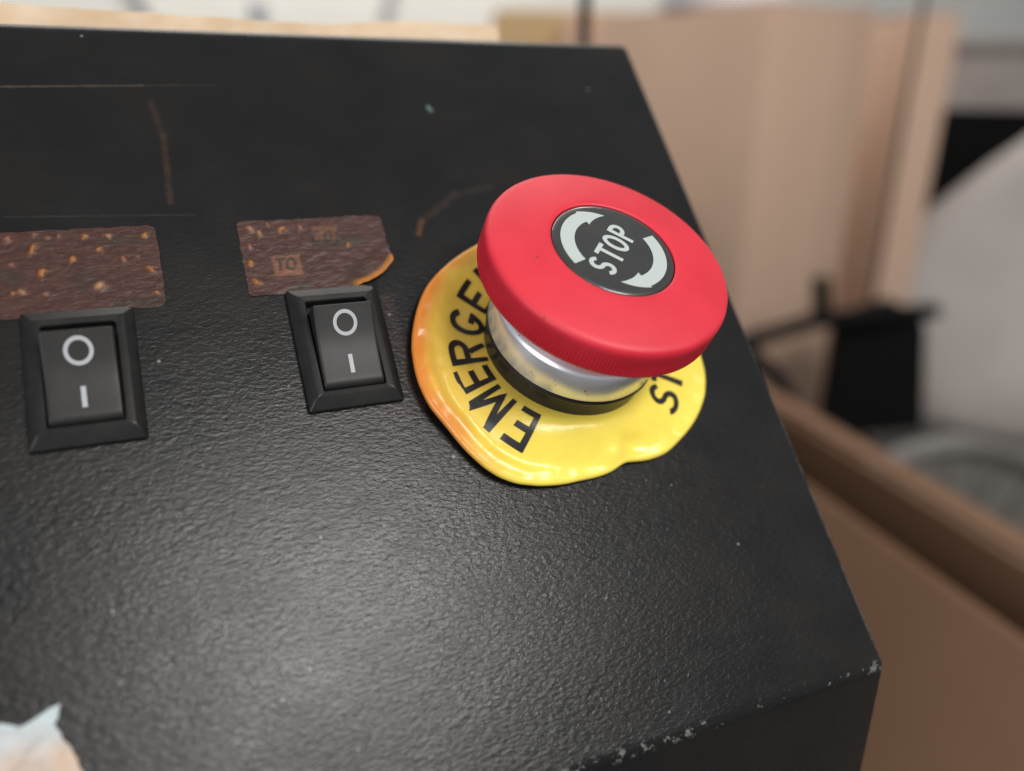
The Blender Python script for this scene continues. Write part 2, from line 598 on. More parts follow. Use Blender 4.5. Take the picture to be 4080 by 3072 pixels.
# ------------------------------------------------------------------ the console
def build_console():
    ct, s = math.cos(TILT), math.sin(TILT)

    def pw(y, z=0.0):       # panel (y, z) in mm -> machine side view, still panel coordinates
        return (y * MM, z * MM)

    def w2p(dy, dz):        # a world direction (y, z) in panel coordinates
        return (dy * ct + dz * s, -dy * s + dz * ct)
    top = Vector(pw(YT))
    front = Vector(pw(YF))
    dn = Vector(w2p(0, -1))
    back = Vector(w2p(1, 0))
    zf = HGT + YF * MM * s
    zt = HGT + YT * MM * s
    A = front + dn * zf                                   # foot of the front face
    depth = 0.30
    Bk = top + back * depth
    Bf = Bk + dn * zt
    prof = [top, front, A, Bf, Bk]
    x0, x1 = -0.42, XR * MM
    bmm = bmesh.new()
    L = [bmm.verts.new((x0, p.x, p.y)) for p in prof]
    Rr = [bmm.verts.new((x1, p.x, p.y)) for p in prof]
    n = len(prof)
    for i in range(n):
        j = (i + 1) % n
        bmm.faces.new((L[i], L[j], Rr[j], Rr[i]))
    bmm.faces.new(L)
    bmm.faces.new(Rr[::-1])
    bmesh.ops.recalc_face_normals(bmm, faces=bmm.faces[:])
    bmesh.ops.bevel(bmm, geom=bmm.edges[:], offset=0.0016, segments=5, affect='EDGES', profile=0.5)
    o = bm_obj('machine_console', bmm, M['console'], mw=PANEL, angle=60)
    return tag(o, 'black textured metal console with sloping control panel', 'console')


build_console()


# ------------------------------------------------------------------ rocker switches
def rocker_z(y):
    """height of the rocker surface: pressed at the I end, standing proud at the O end"""
    t = (y + 7.3) / 12.4
    return 2.35 + 1.5 * t + 2.3 * (math.log1p(math.exp((t - 0.5) * 9)) / 9) / 0.5


def build_switch(px, py, rz, label):
    root = empty('rocker_switch', PANEL @ Matrix.Translation((px * MM, py * MM, 0)) @ Matrix.Rotation(rz, 4, 'Z'))
    tag(root, label, 'rocker switch', 'rocker switches on the control panel')
    # bezel : nested rectangles
    hx, hy = 7.5, 10.73
    loops = [(hx, hy, hy, -0.2), (hx, hy, hy, 0.75), (hx - 0.12, hy - 0.12, hy - 0.12, 0.95),
             (6.25, 9.0, 9.0, 1.95), (6.0, 8.8, 8.8, 2.05), (5.05, 7.95, 8.1, 2.0), (4.9, 7.8, 7.95, 1.85), (4.88, 7.78, 7.93, -4.0)]
    verts, faces = [], []
    ns = 24

    def rrect(ax, ayt, ayb, r):
        pts = []
        for cx_, cy_, a0 in ((ax - r, ayt - r, 0), (-ax + r, ayt - r, 90), (-ax + r, -ayb + r, 180), (ax - r, -ayb + r, 270)):
            for i in range(6):
                a = math.radians(a0 + 90 * i / 5)
                pts.append((cx_ + r * math.cos(a), cy_ + r * math.sin(a)))
        return pts
    for li, (ax, ayt, ayb, z) in enumerate(loops):
        for (x, y) in rrect(ax, ayt, ayb, 0.45 if li < 3 else 0.3):
            verts.append((x * MM, y * MM, z * MM))
    for li in range(len(loops) - 1):
        for i in range(ns):
            j = (i + 1) % ns
            faces.append((li * ns + i, li * ns + j, (li + 1) * ns + j, (li + 1) * ns + i))
    faces.append(tuple(range((len(loops) - 1) * ns, len(loops) * ns)))
    mesh_obj('bezel', verts, faces, M['switch'], root, angle=25)
    # rocker : side profile swept across the width
    ys = np.linspace(-7.3, 4.6, 22)
    prof = [(-7.75, -3.0), (-7.75, 1.1), (-7.62, 1.9)] + [(float(y), rocker_z(float(y)) - (0.12 if i in (0,) else 0)) for i, y in enumerate(ys)]
    ze = rocker_z(4.6)
    prof += [(4.85, ze - 0.12), (5.0, ze - 0.5), (7.0, -3.0)]
    bmm = bmesh.new()
    xs = [-4.68, -4.62, -4.48, -4.2, -2.4, 0, 2.4, 4.2, 4.48, 4.62, 4.68]
    dz = [0.22, 0.09, 0.02, 0, 0, 0, 0, 0, 0.02, 0.09, 0.22]
    cols = [[bmm.verts.new((x * MM, y * MM, (z - (d if z > 0 else 0)) * MM)) for y, z in prof] for x, d in zip(xs, dz)]
    for a, b in zip(cols, cols[1:]):
        for i in range(len(prof) - 1):
            bmm.faces.new((a[i], a[i + 1], b[i + 1], b[i]))
    bmm.faces.new(cols[0])
    bmm.faces.new(cols[-1][::-1])
    rk = bm_obj('rocker', bmm, M['rocker'], root, angle=40)
    # printed ring and bar
    bmm = bmesh.new()
    N = 48
    ri, ro, cy = 1.36, 1.90, 2.0
    rings = []
    for r in (ri, (ri + ro) / 2, ro):
        rings.append([bmm.verts.new((r * math.cos(2 * math.pi * k / N) * MM, (cy + r * math.sin(2 * math.pi * k / N)) * MM,
                                     (rocker_z(cy + r * math.sin(2 * math.pi * k / N)) + 0.045) * MM)) for k in range(N)])
    for A, B in zip(rings, rings[1:]):
        for k in range(N):
            bmm.faces.new((A[k], B[k], B[(k + 1) % N], A[(k + 1) % N]))
    bm_obj('off_symbol', bmm, M['print_switch'], rk)
    bmm = bmesh.new()
    row = []
    for i in range(9):
        y = -5.75 + 3.0 * i / 8
        row.append([bmm.verts.new((x * MM, y * MM, (rocker_z(y) + 0.045) * MM)) for x in (-0.33, 0.33)])
    for A, B in zip(row, row[1:]):
        bmm.faces.new((A[0], A[1], B[1], B[0]))
    bm_obj('on_symbol', bmm, M['print_switch'], rk)
    return root


build_switch(0.05, 0, 0.0, 'black rocker switch between the emergency stop button and the other switch')
build_switch(-37.48, -0.25, -0.008, 'black rocker switch under the flat charred sticker, farther from the red button')


# ------------------------------------------------------------------ charred stickers
def curlq(x, y):
    """signed distance beyond the scorched, slightly bulging corner edge"""
    a_ = (x - 4.0) * 0.873 + (y - 10.9) * 0.488
    return (x - 4.0) * 0.488 - (y - 10.9) * 0.873 - 1.15 * math.sin(math.pi * min(1, max(0, a_ / 8.6)))


def build_sticker(name, x0, x1, yb, yt, rad, curl, blist, label, seed, glyphs=(), patches=()):
    nx, ny = int((x1 - x0) * 4.5), int((yt - yb) * 4.5)
    cxm, cym = (x0 + x1) / 2, (yt + yb) / 2

    def bdist(x, y, bx, by, r):
        a_ = 6.28 * abs(hashn(bx * 3.1, by * 1.7, 4))
        e_ = 1.0 + 0.55 * hashn(bx * 5.3, by * 2.9, 6)
        dx, dy = x - bx + 0.25 * hashn(x * 1.9, y * 1.9, 11), y - by + 0.25 * hashn(x * 1.9, y * 1.9, 17)
        u_, v_ = dx * math.cos(a_) + dy * math.sin(a_), -dx * math.sin(a_) + dy * math.cos(a_)
        return ((u_ * e_) ** 2 + (v_ / max(0.6, e_)) ** 2) / (r * r * 0.42)

    def height(x, y):
        h = 0.16 + 0.05 * hashn(x * 0.5, y * 1.4, seed) + 0.03 * hashn(x * 1.3, y * 2.6, seed + 3)
        # wavy heat-shrunk rim
        for (bx, by, r, hh, c) in blist:
            d2 = bdist(x, y, bx, by, r)
            if d2 < 4:
                h += 0.6 * hh * math.exp(-d2 * 1.3)
        # rests on the top edge of the switch bezel underneath
        if y < yb + 1.3:
            h += 0.0
        if curl:
            # corner at lower right bends up about a slanting crease
            ex, ey = x1, yb
            q = curlq(x, y)
            a_ = (x - 4.0) * 0.873 + (y - 10.9) * 0.488
            h += 1.35 * sstep(-5.0, 0.0, q) ** 1.6 * sstep(-1.0, 4.0, a_)
        return h

    def tone(x, y, z):
        n = hashn(x * 0.8, y * 2.0, seed) * 0.5 + hashn(x * 2.1, y * 4.0, seed + 1) * 0.5
        c = np.array((0.054, 0.023, 0.018)) * (1 + 0.35 * n)
        g = sstep(0.1, 0.9, hashn(x * 0.22, y * 0.35, seed + 9))
        c = c * (1 - g) + np.array((0.040, 0.024, 0.018)) * g
        for (px_, py_, rx, ry, pc, al) in patches:
            d = max(abs(x - px_) / rx, abs(y - py_) / ry)
            f = sstep(1.0, 0.78, d) * al
            c = c * (1 - f) + np.array(pc) * f
        for (bx, by, r, hh, bc) in blist:
            d2 = bdist(x, y, bx, by, r)
            f = math.exp(-d2 * 1.5)
            c = c * (1 - f) + np.array(bc) * f
        if curl:
            q = curlq(x, y)
            a_ = (x - 4.0) * 0.873 + (y - 10.9) * 0.488
            f = sstep(-1.5, -0.35, q) * sstep(-0.5, 1.2, a_)
            c = c * (1 - f) + np.array((0.34, 0.13, 0.026)) * f
        return np.clip(c, 0, 1)
    verts, faces = [], []
    idx = {}

    def shape(i, j):
        x = x0 + (x1 - x0) * i / nx
        y = yb + (yt - yb) * j / ny
        # pull the grid corners into rounded corners
        for sx in (x0, x1):
            for sy in (yb, yt):
                r = rad
                ccx = sx + (r if sx == x0 else -r)
                ccy = sy + (r if sy == yb else -r)
                dx, dy = x - ccx, y - ccy
                if dx * (1 if sx == x1 else -1) > 0 and dy * (1 if sy == yt else -1) > 0:
                    m = max(abs(dx), abs(dy))
                    l = math.hypot(dx, dy)
                    if l > 0:
                        x = ccx + dx * m / l
                        y = ccy + dy * m / l
        if curl:
            # lower right corner is scorched away along a slanting line
            q = curlq(x, y)
            if q > 0:
                x -= 0.488 * q
                y += 0.873 * q
        e = min(x - x0, x1 - x, y - yb, yt - y)
        if e < 0.6:
            x += 0.16 * hashn(y * 1.1, 3.3, seed + 5)
            y += 0.16 * hashn(x * 0.9, 7.7, seed + 6)
        return x, y
    for i in range(nx + 1):
        for j in range(ny + 1):
            x, y = shape(i, j)
            idx[i, j] = len(verts)
            verts.append((x * MM, y * MM, height(x, y) * MM))
    for i in range(nx):
        for j in range(ny):
            faces.append((idx[i, j], idx[i + 1, j], idx[i + 1, j + 1], idx[i, j + 1]))
    rim = [idx[i, 0] for i in range(nx + 1)] + [idx[nx, j] for j in range(1, ny + 1)] + [idx[i, ny] for i in range(nx - 1, -1, -1)] + [idx[0, j] for j in range(ny - 1, 0, -1)]
    low = []
    for r_ in rim:
        v = verts[r_]
        low.append(len(verts))
        verts.append((v[0], v[1], max(v[2] - 0.22 * MM, 0.00002)))
    for a in range(len(rim)):
        b = (a + 1) % len(rim)
        faces.append((rim[a], low[a], low[b], rim[b]))
    faces.append(tuple(low[::-1])) if not curl else None
    o = mesh_obj(name, verts, faces, M['sticker'], mw=PANEL, angle=70)
    set_tone(o, tone)
    tag(o, label, 'sticker')
    for ch, gx, gy, w, h in glyphs:
        g = mapped(glyph(ch, w, h, 0.36, 0.4), lambda a, b: (gx + a + 0.12 * b, gy + b, height(gx + a, gy + b) + 0.16))
        bm_obj('letter', g, M['ghost'], o)
    return o


OR = (0.34, 0.125, 0.024)
PK = (0.22, 0.09, 0.055)
LT = (0.32, 0.17, 0.085)
bl = [(-46.0, 23.8, .75, .45, PK), (-42.64, 21.8, .95, .6, OR), (-42.16, 24.3, .5, .3, PK), (-40.66, 23.7, .5, .3, PK), (-39.0, 23.9, .5, .3, PK),
      (-35.46, 23.6, .6, .3, OR), (-32.1, 23.5, .7, .45, LT), (-26.8, 23.2, .8, .5, OR), (-33.65, 21.1, .75, .45, OR), (-37.5, 19.5, .75, .4, OR),
      (-41.6, 17.5, .95, .45, OR), (-44.4, 14.5, .8, .45, LT), (-30.4, 19.2, .6, .4, PK), (-28.5, 19.4, .45, .3, PK), (-26.8, 17.0, .85, .6, OR),
      (-34.2, 14.6, 1.2, .8, LT), (-26.4, 12.7, .55, .4, OR), (-45.4, 19.4, .6, .35, PK), (-41.4, 14.0, .6, .3, PK), (-45.6, 14.3, .5, .3, OR)]
build_sticker('warning_sticker', -62.0, -25.2, 10.2, 25.1, 1.3, False, bl,
              'flat charred brown sticker dotted with many orange blisters', 1.0)
br = [(-10.8, 23.3, .9, .5, LT), (-9.6, 22.4, .9, .55, LT), (-8.0, 24.1, .5, .3, PK), (-5.9, 22.9, .9, .6, OR), (-2.8, 23.3, .6, .4, PK),
      (-11.35, 20.0, .65, .4, PK), (-11.8, 16.8, .75, .5, OR), (-11.4, 13.2, .9, .6, OR), (4.6, 19.2, .7, .45, OR)]
patch = [(-6.1, 15.9, 2.5, 2.2, (0.20, 0.085, 0.050), 0.62), (1.3, 21.8, 2.3, 1.6, (0.15, 0.065, 0.028), 0.55)]
build_sticker('warning_sticker', -12.95, 11.4, 10.6, 24.9, 0.9, True, br,
              'charred brown sticker with its lower corner curling up orange', 2.0,
              glyphs=[('C', -0.35, 21.3, 1.5, 2.3), ('O', 1.6, 21.2, 1.5, 2.3), ('I', 3.1, 21.1, 0.35, 2.2), ('T', -7.2, 16.2, 1.6, 2.4), ('O', -5.45, 16.15, 1.7, 2.4)],
              patches=patch)

# ------------------------------------------------------------------ melted yellow legend plate
BX, BY = 37.365, -6.095                 # button centre on the panel
AXN = (0.052, 0.242)                    # lean of the button axis
outl = [(-197, 26.9), (-189.1, 27.2), (-177.1, 27.6), (-165.9, 27.5), (-156.4, 26.8), (-146.7, 26.9), (-138.7, 27.2), (-132.7, 27.2),
        (-125.1, 26.7), (-113.9, 25.2), (-100.9, 23.5), (-92, 23.0), (-85.1, 22.7), (-80.0, 22.0), (-75, 22.3), (-69.7, 23.3), (-59.8, 24.8), (-49.8, 25.4),
        (-37.1, 26.7), (-26.8, 27.6), (-17.8, 27.8), (-5, 27.6), (20, 27.5), (60, 27.0), (95, 25.8), (113.7, 24.9), (123.4, 25.0), (134.8, 25.5), (146.2, 26.3), (157.9, 26.7), (170.9, 27.2)]
_oa = np.array([a for a, r in outl])
_or = np.array([r for a, r in outl])


def outline(th):
    d = math.degrees(th)
    while d > 170.9:
        d -= 360
    while d < -189.1:
        d += 360
    # smooth by averaging
    return float(np.mean([np.interp(d + e, _oa, _or) for e in (-3, -1.5, 0, 1.5, 3)]))


def adiff(a, b):
    return (a - b + 180) % 360 - 180


def disc_z(r, th):
    R = outline(th)
    d = math.degrees(th)
    x, y = r * math.cos(th), r * math.sin(th)
    ring = max(1.75 - AXN[0] * x - AXN[1] * y, 1.0) if r > 1 else 1.75
    rr = min(1.0, max(0.0, (r - 14.5) / (R - 14.5)))
    edge = 1.5
    edge += 1.3 * sstep(75, 10, abs(adiff(d, 160)))           # left side lifts off the panel
    edge += 0.5 * sstep(35, 5, abs(adiff(d, -128)))
    edge += 0.5 * sstep(25, 4, abs(adiff(d, -65)))
    edge += 0.25 * hashn(d / 17.0, 2.2, 4)
    z = ring * (1 - sstep(0.0, 0.85, rr)) + edge * sstep(0.0, 0.85, rr)
    # softened fold running round the plate inside its rim
    fold = sstep(50, 15, abs(adiff(d, -150)))
    z += 0.55 * fold * math.exp(-((rr - 0.82) / 0.09) ** 2)
    z -= 0.45 * fold * math.exp(-((rr - 0.68) / 0.10) ** 2)
    # pinched dent at the front
    z += 1.3 * math.exp(-((adiff(d, -83)) / 7.0) ** 2) * math.exp(-((rr - 0.75) / 0.22) ** 2)
    z -= 0.8 * math.exp(-((adiff(d, -72)) / 6.0) ** 2) * math.exp(-((rr - 0.62) / 0.2) ** 2)
    z += 0.18 * rr * hashn(x * 0.23 + 5, y * 0.23, 8) + 0.10 * rr * hashn(x * 0.6, y * 0.6, 5)
    return z


def build_plate():
    NA, NR = 480, 72
    verts, faces = [], []
    rings = []
    for i in range(NR + 1):
        ids = []
        for k in range(NA):
            th = 2 * math.pi * k / NA
            R = outline(th)
            r = 12.0 + (R - 0.75 - 12.0) * i / NR
            ids.append(len(verts))
            verts.append((r * math.cos(th), r * math.sin(th), disc_z(r, th)))
        rings.append(ids)
    # rounded rim, then the underside
    for (dr, dz) in ((-0.42, -0.10), (-0.16, -0.32), (0.0, -0.70), (-0.12, -1.10), (-0.45, -1.38), (-1.2, -1.5), (-3.5, -1.5)):
        ids = []
        for k in range(NA):
            th = 2 * math.pi * k / NA
            R = outline(th)
            z0 = disc_z(R - 0.75, th)
            r = R + dr
            ids.append(len(verts))
            verts.append((r * math.cos(th), r * math.sin(th), max(z0 + dz, 0.05)))
        rings.append(ids)
    for A, B in zip(rings, rings[1:]):
        for k in range(NA):
            faces.append((A[k], B[k], B[(k + 1) % NA], A[(k + 1) % NA]))
    V = [((x) * MM, (y) * MM, z * MM) for x, y, z in verts]
    mw = PANEL @ Matrix.Translation((BX * MM, BY * MM, 0))
    o = mesh_obj('legend_plate', V, faces, M['yellow'], mw=mw, angle=80)

    def tone(x, y, z):
        r, d = math.hypot(x, y), math.degrees(math.atan2(y, x))
        R = outline(math.radians(d))
        rr = r / R
        c = np.array((0.86, 0.67, 0.095))
        left = sstep(85, 10, abs(adiff(d, 165)))
        c = c * (1 - 0.75 * left) + np.array((0.80, 0.50, 0.08)) * 0.75 * left
        pale = sstep(40, 5, abs(adiff(d, -100)))
        c = c * (1 - 0.4 * pale) + np.array((0.90, 0.74, 0.12)) * 0.4 * pale
        sc_ = sstep(0.86, 0.985, rr + 0.03 * hashn(d / 9.0, 1, 2)) * (0.25 + 0.75 * sstep(80, 20, abs(adiff(d, 170)))) * sstep(-118, -150, d if d < 0 else -180)
        c = c * (1 - sc_) + np.array((0.66, 0.22, 0.030)) * sc_
        return np.clip(c, 0, 1)
    set_tone(o, tone)
    tag(o, 'warped yellow plastic legend plate melted around the emergency stop button', 'legend plate')
    lift = 0.17

    def put(ch, deg, rc, w, h, outward, bold):
        t0 = math.radians(deg)

        def f(a, b):
            if outward:
                r, th = rc + b, t0 - a / rc
            else:
                r, th = rc - b, t0 + a / rc
            return (r * math.cos(th), r * math.sin(th), disc_z(r, th) + lift)
        bm_obj('letter', mapped(glyph(ch, w, h, bold, 0.35), f), M['print_black'], o)
    for ch, deg, w, rc in (('E', -134.0, 3.7, 18.9), ('M', -152.2, 5.2, 19.1), ('E', -169.0, 3.8, 18.7), ('R', 175.4, 4.5, 18.1), ('G', 156.0, 4.6, 17.8),
                           ('E', 138.5, 3.7, 17.8), ('N', 120.5, 4.3, 18.0), ('C', 102.0, 4.4, 18.0), ('Y', 84.0, 4.4, 18.0)):
        put(ch, deg, rc, w, 6.4, True, 1.02)
    for ch, deg, w in (('S', -38.2, 4.2), ('T', -25.0, 3.9), ('O', -11.0, 4.4), ('P', 3.0, 3.9)):
        put(ch, deg, 19.3, w, 6.4, False, 1.0)


build_plate()


# ------------------------------------------------------------------ emergency stop button
def build_button():
    n = Vector((AXN[0], AXN[1], 1)).normalized()
    u = (Vector((1, 0, 0)) - n * n.x).normalized()
    v = n.cross(u)
    R = Matrix((u, v, n)).transposed().to_4x4()
    root = empty('emergency_stop_button', PANEL @ Matrix.Translation((BX * MM, BY * MM, 0)) @ R)
    tag(root, 'red mushroom emergency stop button on silver collar', 'emergency button')
    k_ = n.z            # the fit's heights were measured along the panel normal
    # black gasket
    prof = [(11.0, 5.6), (14.6, 5.6), (15.05, 5.45), (15.12, 5.2), (14.95, 4.8), (14.65, 4.5), (14.6, 3.4), (14.55, 2.6), (14.5, -4.5), (11.0, -4.5)]
    mesh_obj('gasket', *lathe(prof, 96), M['rubber'], root, angle=40)
    # aluminium collar
    prof = [(10.0, 5.61), (14.55, 5.61), (14.85, 5.75), (14.95, 6.0), (14.95, 10.9), (14.8, 11.25), (14.3, 11.7), (13.3, 12.3), (12.6, 13.0), (12.2, 13.8), (12.0, 15.0), (9.0, 15.0)]
    mesh_obj('collar', *lathe(prof, 128), M['alu'], root, angle=28)
    # red cap with a fluted rim
    SEG = 900

    def knurl(r, z, k, a):
        if r > 19.75 and 17.9 < z < 21.9:
            return r - (0.22 if k % 4 < 2 else 0.0) * min(1, (22.0 - z) / 0.8)
        return r
    prof = [(0, 24.3), (10.15, 24.3), (10.2, 25.05), (10.45, 25.22)]
    for i in range(1, 15):
        t = i / 14
        r = 10.45 + (19.3 - 10.45) * t
        prof.append((r, 25.22 - 1.45 * t ** 1.35))
    prof += [(19.62, 23.6), (19.86, 23.32), (20.0, 22.95), (20.05, 22.5), (20.05, 22.0), (20.05, 20.6), (20.05, 19.4), (20.05, 18.5), (19.95, 18.1), (19.65, 17.85), (19.0, 17.8),
             (17.6, 17.9), (16.0, 17.6), (13.8, 16.3), (12.4, 15.0), (11.6, 13.9), (8.0, 13.9)]
    cap = mesh_obj('cap', *lathe(prof, SEG, knurl), M['red'], root, angle=45)
    # dark centre plate under clear lacquer, with its print
    prof = [(0, 25.26), (5, 25.24), (9.0, 25.18), (9.7, 25.12), (10.0, 24.97), (10.13, 24.75), (10.13, 24.31)]
    plate = mesh_obj('centre_plate', *lathe(prof, 96), M['plate'], cap, angle=40)

    def pz(x, y):
        r = math.hypot(x, y)
        return (25.26 - 0.08 * (r / 9.0) ** 2) + 0.04

    ang = math.radians(46.5)
    ca, sa = math.cos(ang), math.sin(ang)
    ox, oy = -0.35, -0.15
    for ch, s, w in (('S', -4.95, 2.55), ('T', -1.55, 2.75), ('O', 1.55, 2.9), ('P', 4.75, 2.45)):
        def f(a, b, s=s):
            X, Y = s + a, b
            x, y = ox + X * ca - Y * sa, oy + X * sa + Y * ca
            return (x, y, pz(x, y))
        bm_obj('letter', mapped(glyph(ch, w, 4.5, 0.74, 0.5), f), M['print_white'], plate)

    def arrow(a0, a1, atip):
        bmm = bmesh.new()
        ri, ro = 6.45, 8.7
        N = 28

        def P(r, a):
            x, y = r * math.cos(a), r * math.sin(a)
            return bmm.verts.new((x * MM, y * MM, pz(x, y) * MM))
        prev = None
        for i in range(N + 1):
            a = math.radians(a0 + (a1 - a0) * i / N)
            cur = (P(ri, a), P((ri + ro) / 2, a), P(ro, a))
            if prev:
                bmm.faces.new((prev[0], cur[0], cur[1], prev[1]))
                bmm.faces.new((prev[1], cur[1], cur[2], prev[2]))
            prev = cur
        N2 = 8
        prev = None
        s = 1 if atip > a1 else -1
        for i in range(N2 + 1):
            t = i / N2
            a = math.radians(a1 + s * 0.01 + (atip - a1) * t)
            mid = 7.5
            wi, wo = 1.75 * (1 - t) + 0.02, 1.5 * (1 - t) + 0.02
            cur = (P(mid - wi, a), P(mid + wo, a))
            if prev:
                bmm.faces.new((prev[0], cur[0], cur[1], prev[1]))
            prev = cur
        bm_obj('arrow', bmm, M['print_white'], plate)
    arrow(200, 111, 78)
    arrow(17, -73, -107)
    return root


build_button()


# ------------------------------------------------------------------ torn paper in the near corner
def build_scrap():
    pts = [(-60, -42.0), (-52.5, -42.4), (-49.5, -42.9), (-47.5, -43.9), (-45.6, -43.2), (-44.0, -42.4), (-43.1, -42.3), (-43.5, -43.6), (-43.9, -44.6), (-43.2, -46.4), (-42.2, -48.2), (-41.7, -50.0), (-41.0, -52), (-40, -60), (-60, -60), (-60, -42.0)]
    # fan grid between the upper/right outline and the far corner
    cxm, cym = -58.0, -58.0
    dense = []
    for a, b in zip(pts, pts[1:]):
        L = math.hypot(b[0] - a[0], b[1] - a[1])
        n = max(1, int(L / 0.5))
        for i in range(n):
            t = i / n
            dense.append((a[0] + (b[0] - a[0]) * t + 0.12 * hashn(i, L), a[1] + (b[1] - a[1]) * t + 0.12 * hashn(L, i)))
    N = len(dense)
    K = 14
    verts, faces = [], []

    def zz(t, x, y):
        return 0.25 + 1.6 * sstep(0.0, 0.75, 1 - t) + 0.4 * hashn(x * 0.35, y * 0.35, 2)
    for (x, y) in dense:
        for i in range(K):
            t = 1 - 0.995 * i / (K - 1)
            X, Y = cxm + (x - cxm) * t, cym + (y - cym) * t
            verts.append((X * MM, Y * MM, max(0.2, zz(t, X, Y)) * MM))
    for a in range(N - 1):
        for i in range(K - 1):
            faces.append((a * K + i, a * K + i + 1, (a + 1) * K + i + 1, (a + 1) * K + i))
    n0 = len(verts)
    for a in range(N):
        v = verts[a * K]
        verts.append((v[0], v[1], 0.02 * MM))
    for a in range(N - 1):
        faces.append((a * K, (a + 1) * K, n0 + a + 1, n0 + a))
    o = mesh_obj('paper_scrap', verts, faces, M['paper'], mw=PANEL @ Matrix.Translation((-0.0006, -0.0016, 0)), angle=60)

    def tone(x, y, z):
        f = sstep(-43.5, -49.5, y + 0.15 * (x + 45) + 0.8 * hashn(x * 0.5, y * 0.5, 6))
        g = sstep(0.2, 0.9, hashn(x * 0.3 + 3, y * 0.45, 12)) * f
        c = np.array((0.44, 0.50, 0.52)) * (1 - f) + np.array((0.50, 0.40, 0.33)) * f
        return c * (1 - g) + np.array((0.55, 0.37, 0.24)) * g
    set_tone(o, tone)
    tag(o, 'torn whitish paper scrap with tan stains stuck to the black panel', 'paper scrap')


build_scrap()


# ------------------------------------------------------------------ board lying on top of the console
def build_board():
    zt = HGT + YT * MM * math.sin(TILT)
    verts, faces = [], []
    xs = np.linspace(-0.20, 0.053, 60)
    for y, fr in ((0.062, 0), (0.16, 1)):
        for x in xs:
            u_ = (x + 0.06) / 0.075
            bow = 0.0030 * max(0, 1 - u_) if u_ < 1 else 0.0
            bow = 0.0019 * max(0.0, min(1.4, 1 - u_)) ** 1.3 if x < 0.015 else 0.0
            rough = 0.0002 * hashn(x * 300, y * 10, 3)
            top = zt + 0.0027 + bow + rough + (0.0012 * sstep(0.012, 0.03, x))
            verts.append((x, y + 0.0006 * hashn(x * 200, 1), top))
            verts.append((x, y, zt + 0.0002))
    n = len(xs)
    for i in range(n - 1):
        a, b = 2 * i, 2 * (i + 1)
        faces.append((a, b, b + 1, a + 1))
        c, d = 2 * n + 2 * i, 2 * n + 2 * (i + 1)
        faces.append((c, c + 1, d + 1, d))
        faces.append((a, c, d, b))
        faces.append((a + 1, b + 1, d + 1, c + 1))
    faces.append((0, 1, 2 * n + 1, 2 * n))
    e = 2 * (n - 1)
    faces.append((e, 2 * n + e, 2 * n + e + 1, e + 1))
    o = mesh_obj('thin_board', verts, faces, M['wood'], mw=Matrix.Identity(4), angle=40)
    tag(o, 'thin pale wooden board lying on top of the black console', 'board')


build_board()


# ------------------------------------------------------------------ background
def carton(name, label, lo, hi, rz, mat, pivot, flaps=False, tape=True, group='cardboard boxes behind the console'):
    """closed carton with top flaps, a tape strip and printed-free walls; lo/hi are local to the pivot corner"""
    root = empty(name, Matrix.Translation((pivot[0], pivot[1], 0)) @ Matrix.Rotation(rz, 4, 'Z'))
    b = bmesh.new()
    box_bm(b, lo, hi, None, 0.004, 2)
    bm_obj('wall', b, mat, root)
    t = 0.003
    ymid = (lo[1] + hi[1]) / 2
    for (y0, y1) in ((lo[1] + 0.002, ymid - 0.002), (ymid + 0.002, hi[1] - 0.002)):
        b = bmesh.new()
        box_bm(b, (lo[0] + 0.002, y0, hi[2] + 0.0002), (hi[0] - 0.002, y1, hi[2] + t), None, 0.001, 1)
        bm_obj('flap', b, mat, root)
    if tape:
        b = bmesh.new()
        xm = (lo[0] + hi[0]) / 2
        box_bm(b, (lo[0] - 0.0004, ymid - 0.024, hi[2] + t), (hi[0] + 0.0004, ymid + 0.024, hi[2] + t + 0.0004))
        bm_obj('tape', b, M['tape'], root)
    tag(root, label, 'cardboard box', group)
    return root


R24 = math.radians(-24)
BXG = 'cardboard boxes behind the console'
carton('cardboard_box', 'tall pale brown cardboard box with a white round lid on top', (0, 0, 0), (0.205, 0.36, 1.132), math.radians(6), M['card'], (0.725, 0.778))
bx2 = carton('cardboard_box', 'pale brown cardboard box behind the tallest box, brown strip added down its front for a fold', (0, 0, 0), (0.24, 0.26, 1.135), math.radians(-22), M['card'], (0.690, 1.255))
strip = bmesh.new()
box_bm(strip, (0.16, -0.0006, 0.2), (0.185, -0.0001, 1.13))
bm_obj('tape', strip, M['tape'], bx2)  # added strip in place of a darker fold in the cardboard
carton('cardboard_box', 'narrow cardboard box between the upright black rod and grey push chair', (0, 0, 0), (0.060, 0.20, 1.13), math.radians(-26), M['card'], (0.975, 0.775))
carton('cardboard_box', 'low dark brown box added in place of shade on the tall pale box', (0, 0, 0), (0.100, 0.10, 0.85), math.radians(6), M['card_dark'], (0.602, 0.86))  # added dark box, stands in for shade on the tall box's left face
carton('cardboard_box', 'yellowish tan cardboard box behind the thin black pole', (0, 0, 0), (0.26, 0.22, 1.152), math.radians(-20), M['card_tan'], (0.612, 1.387))


def build_lid():
    prof = [(0, 0), (85, 0), (95, 3), (98, 10), (99, 16), (98, 40), (94, 44), (0, 46)]
    o = mesh_obj('round_lid', *lathe(prof, 48), M['lid'], mw=Matrix.Translation((0.80, 0.97, 1.1357)), angle=40)
    tag(o, 'white round plastic lid lying on the tall cardboard box', 'lid')


build_lid()


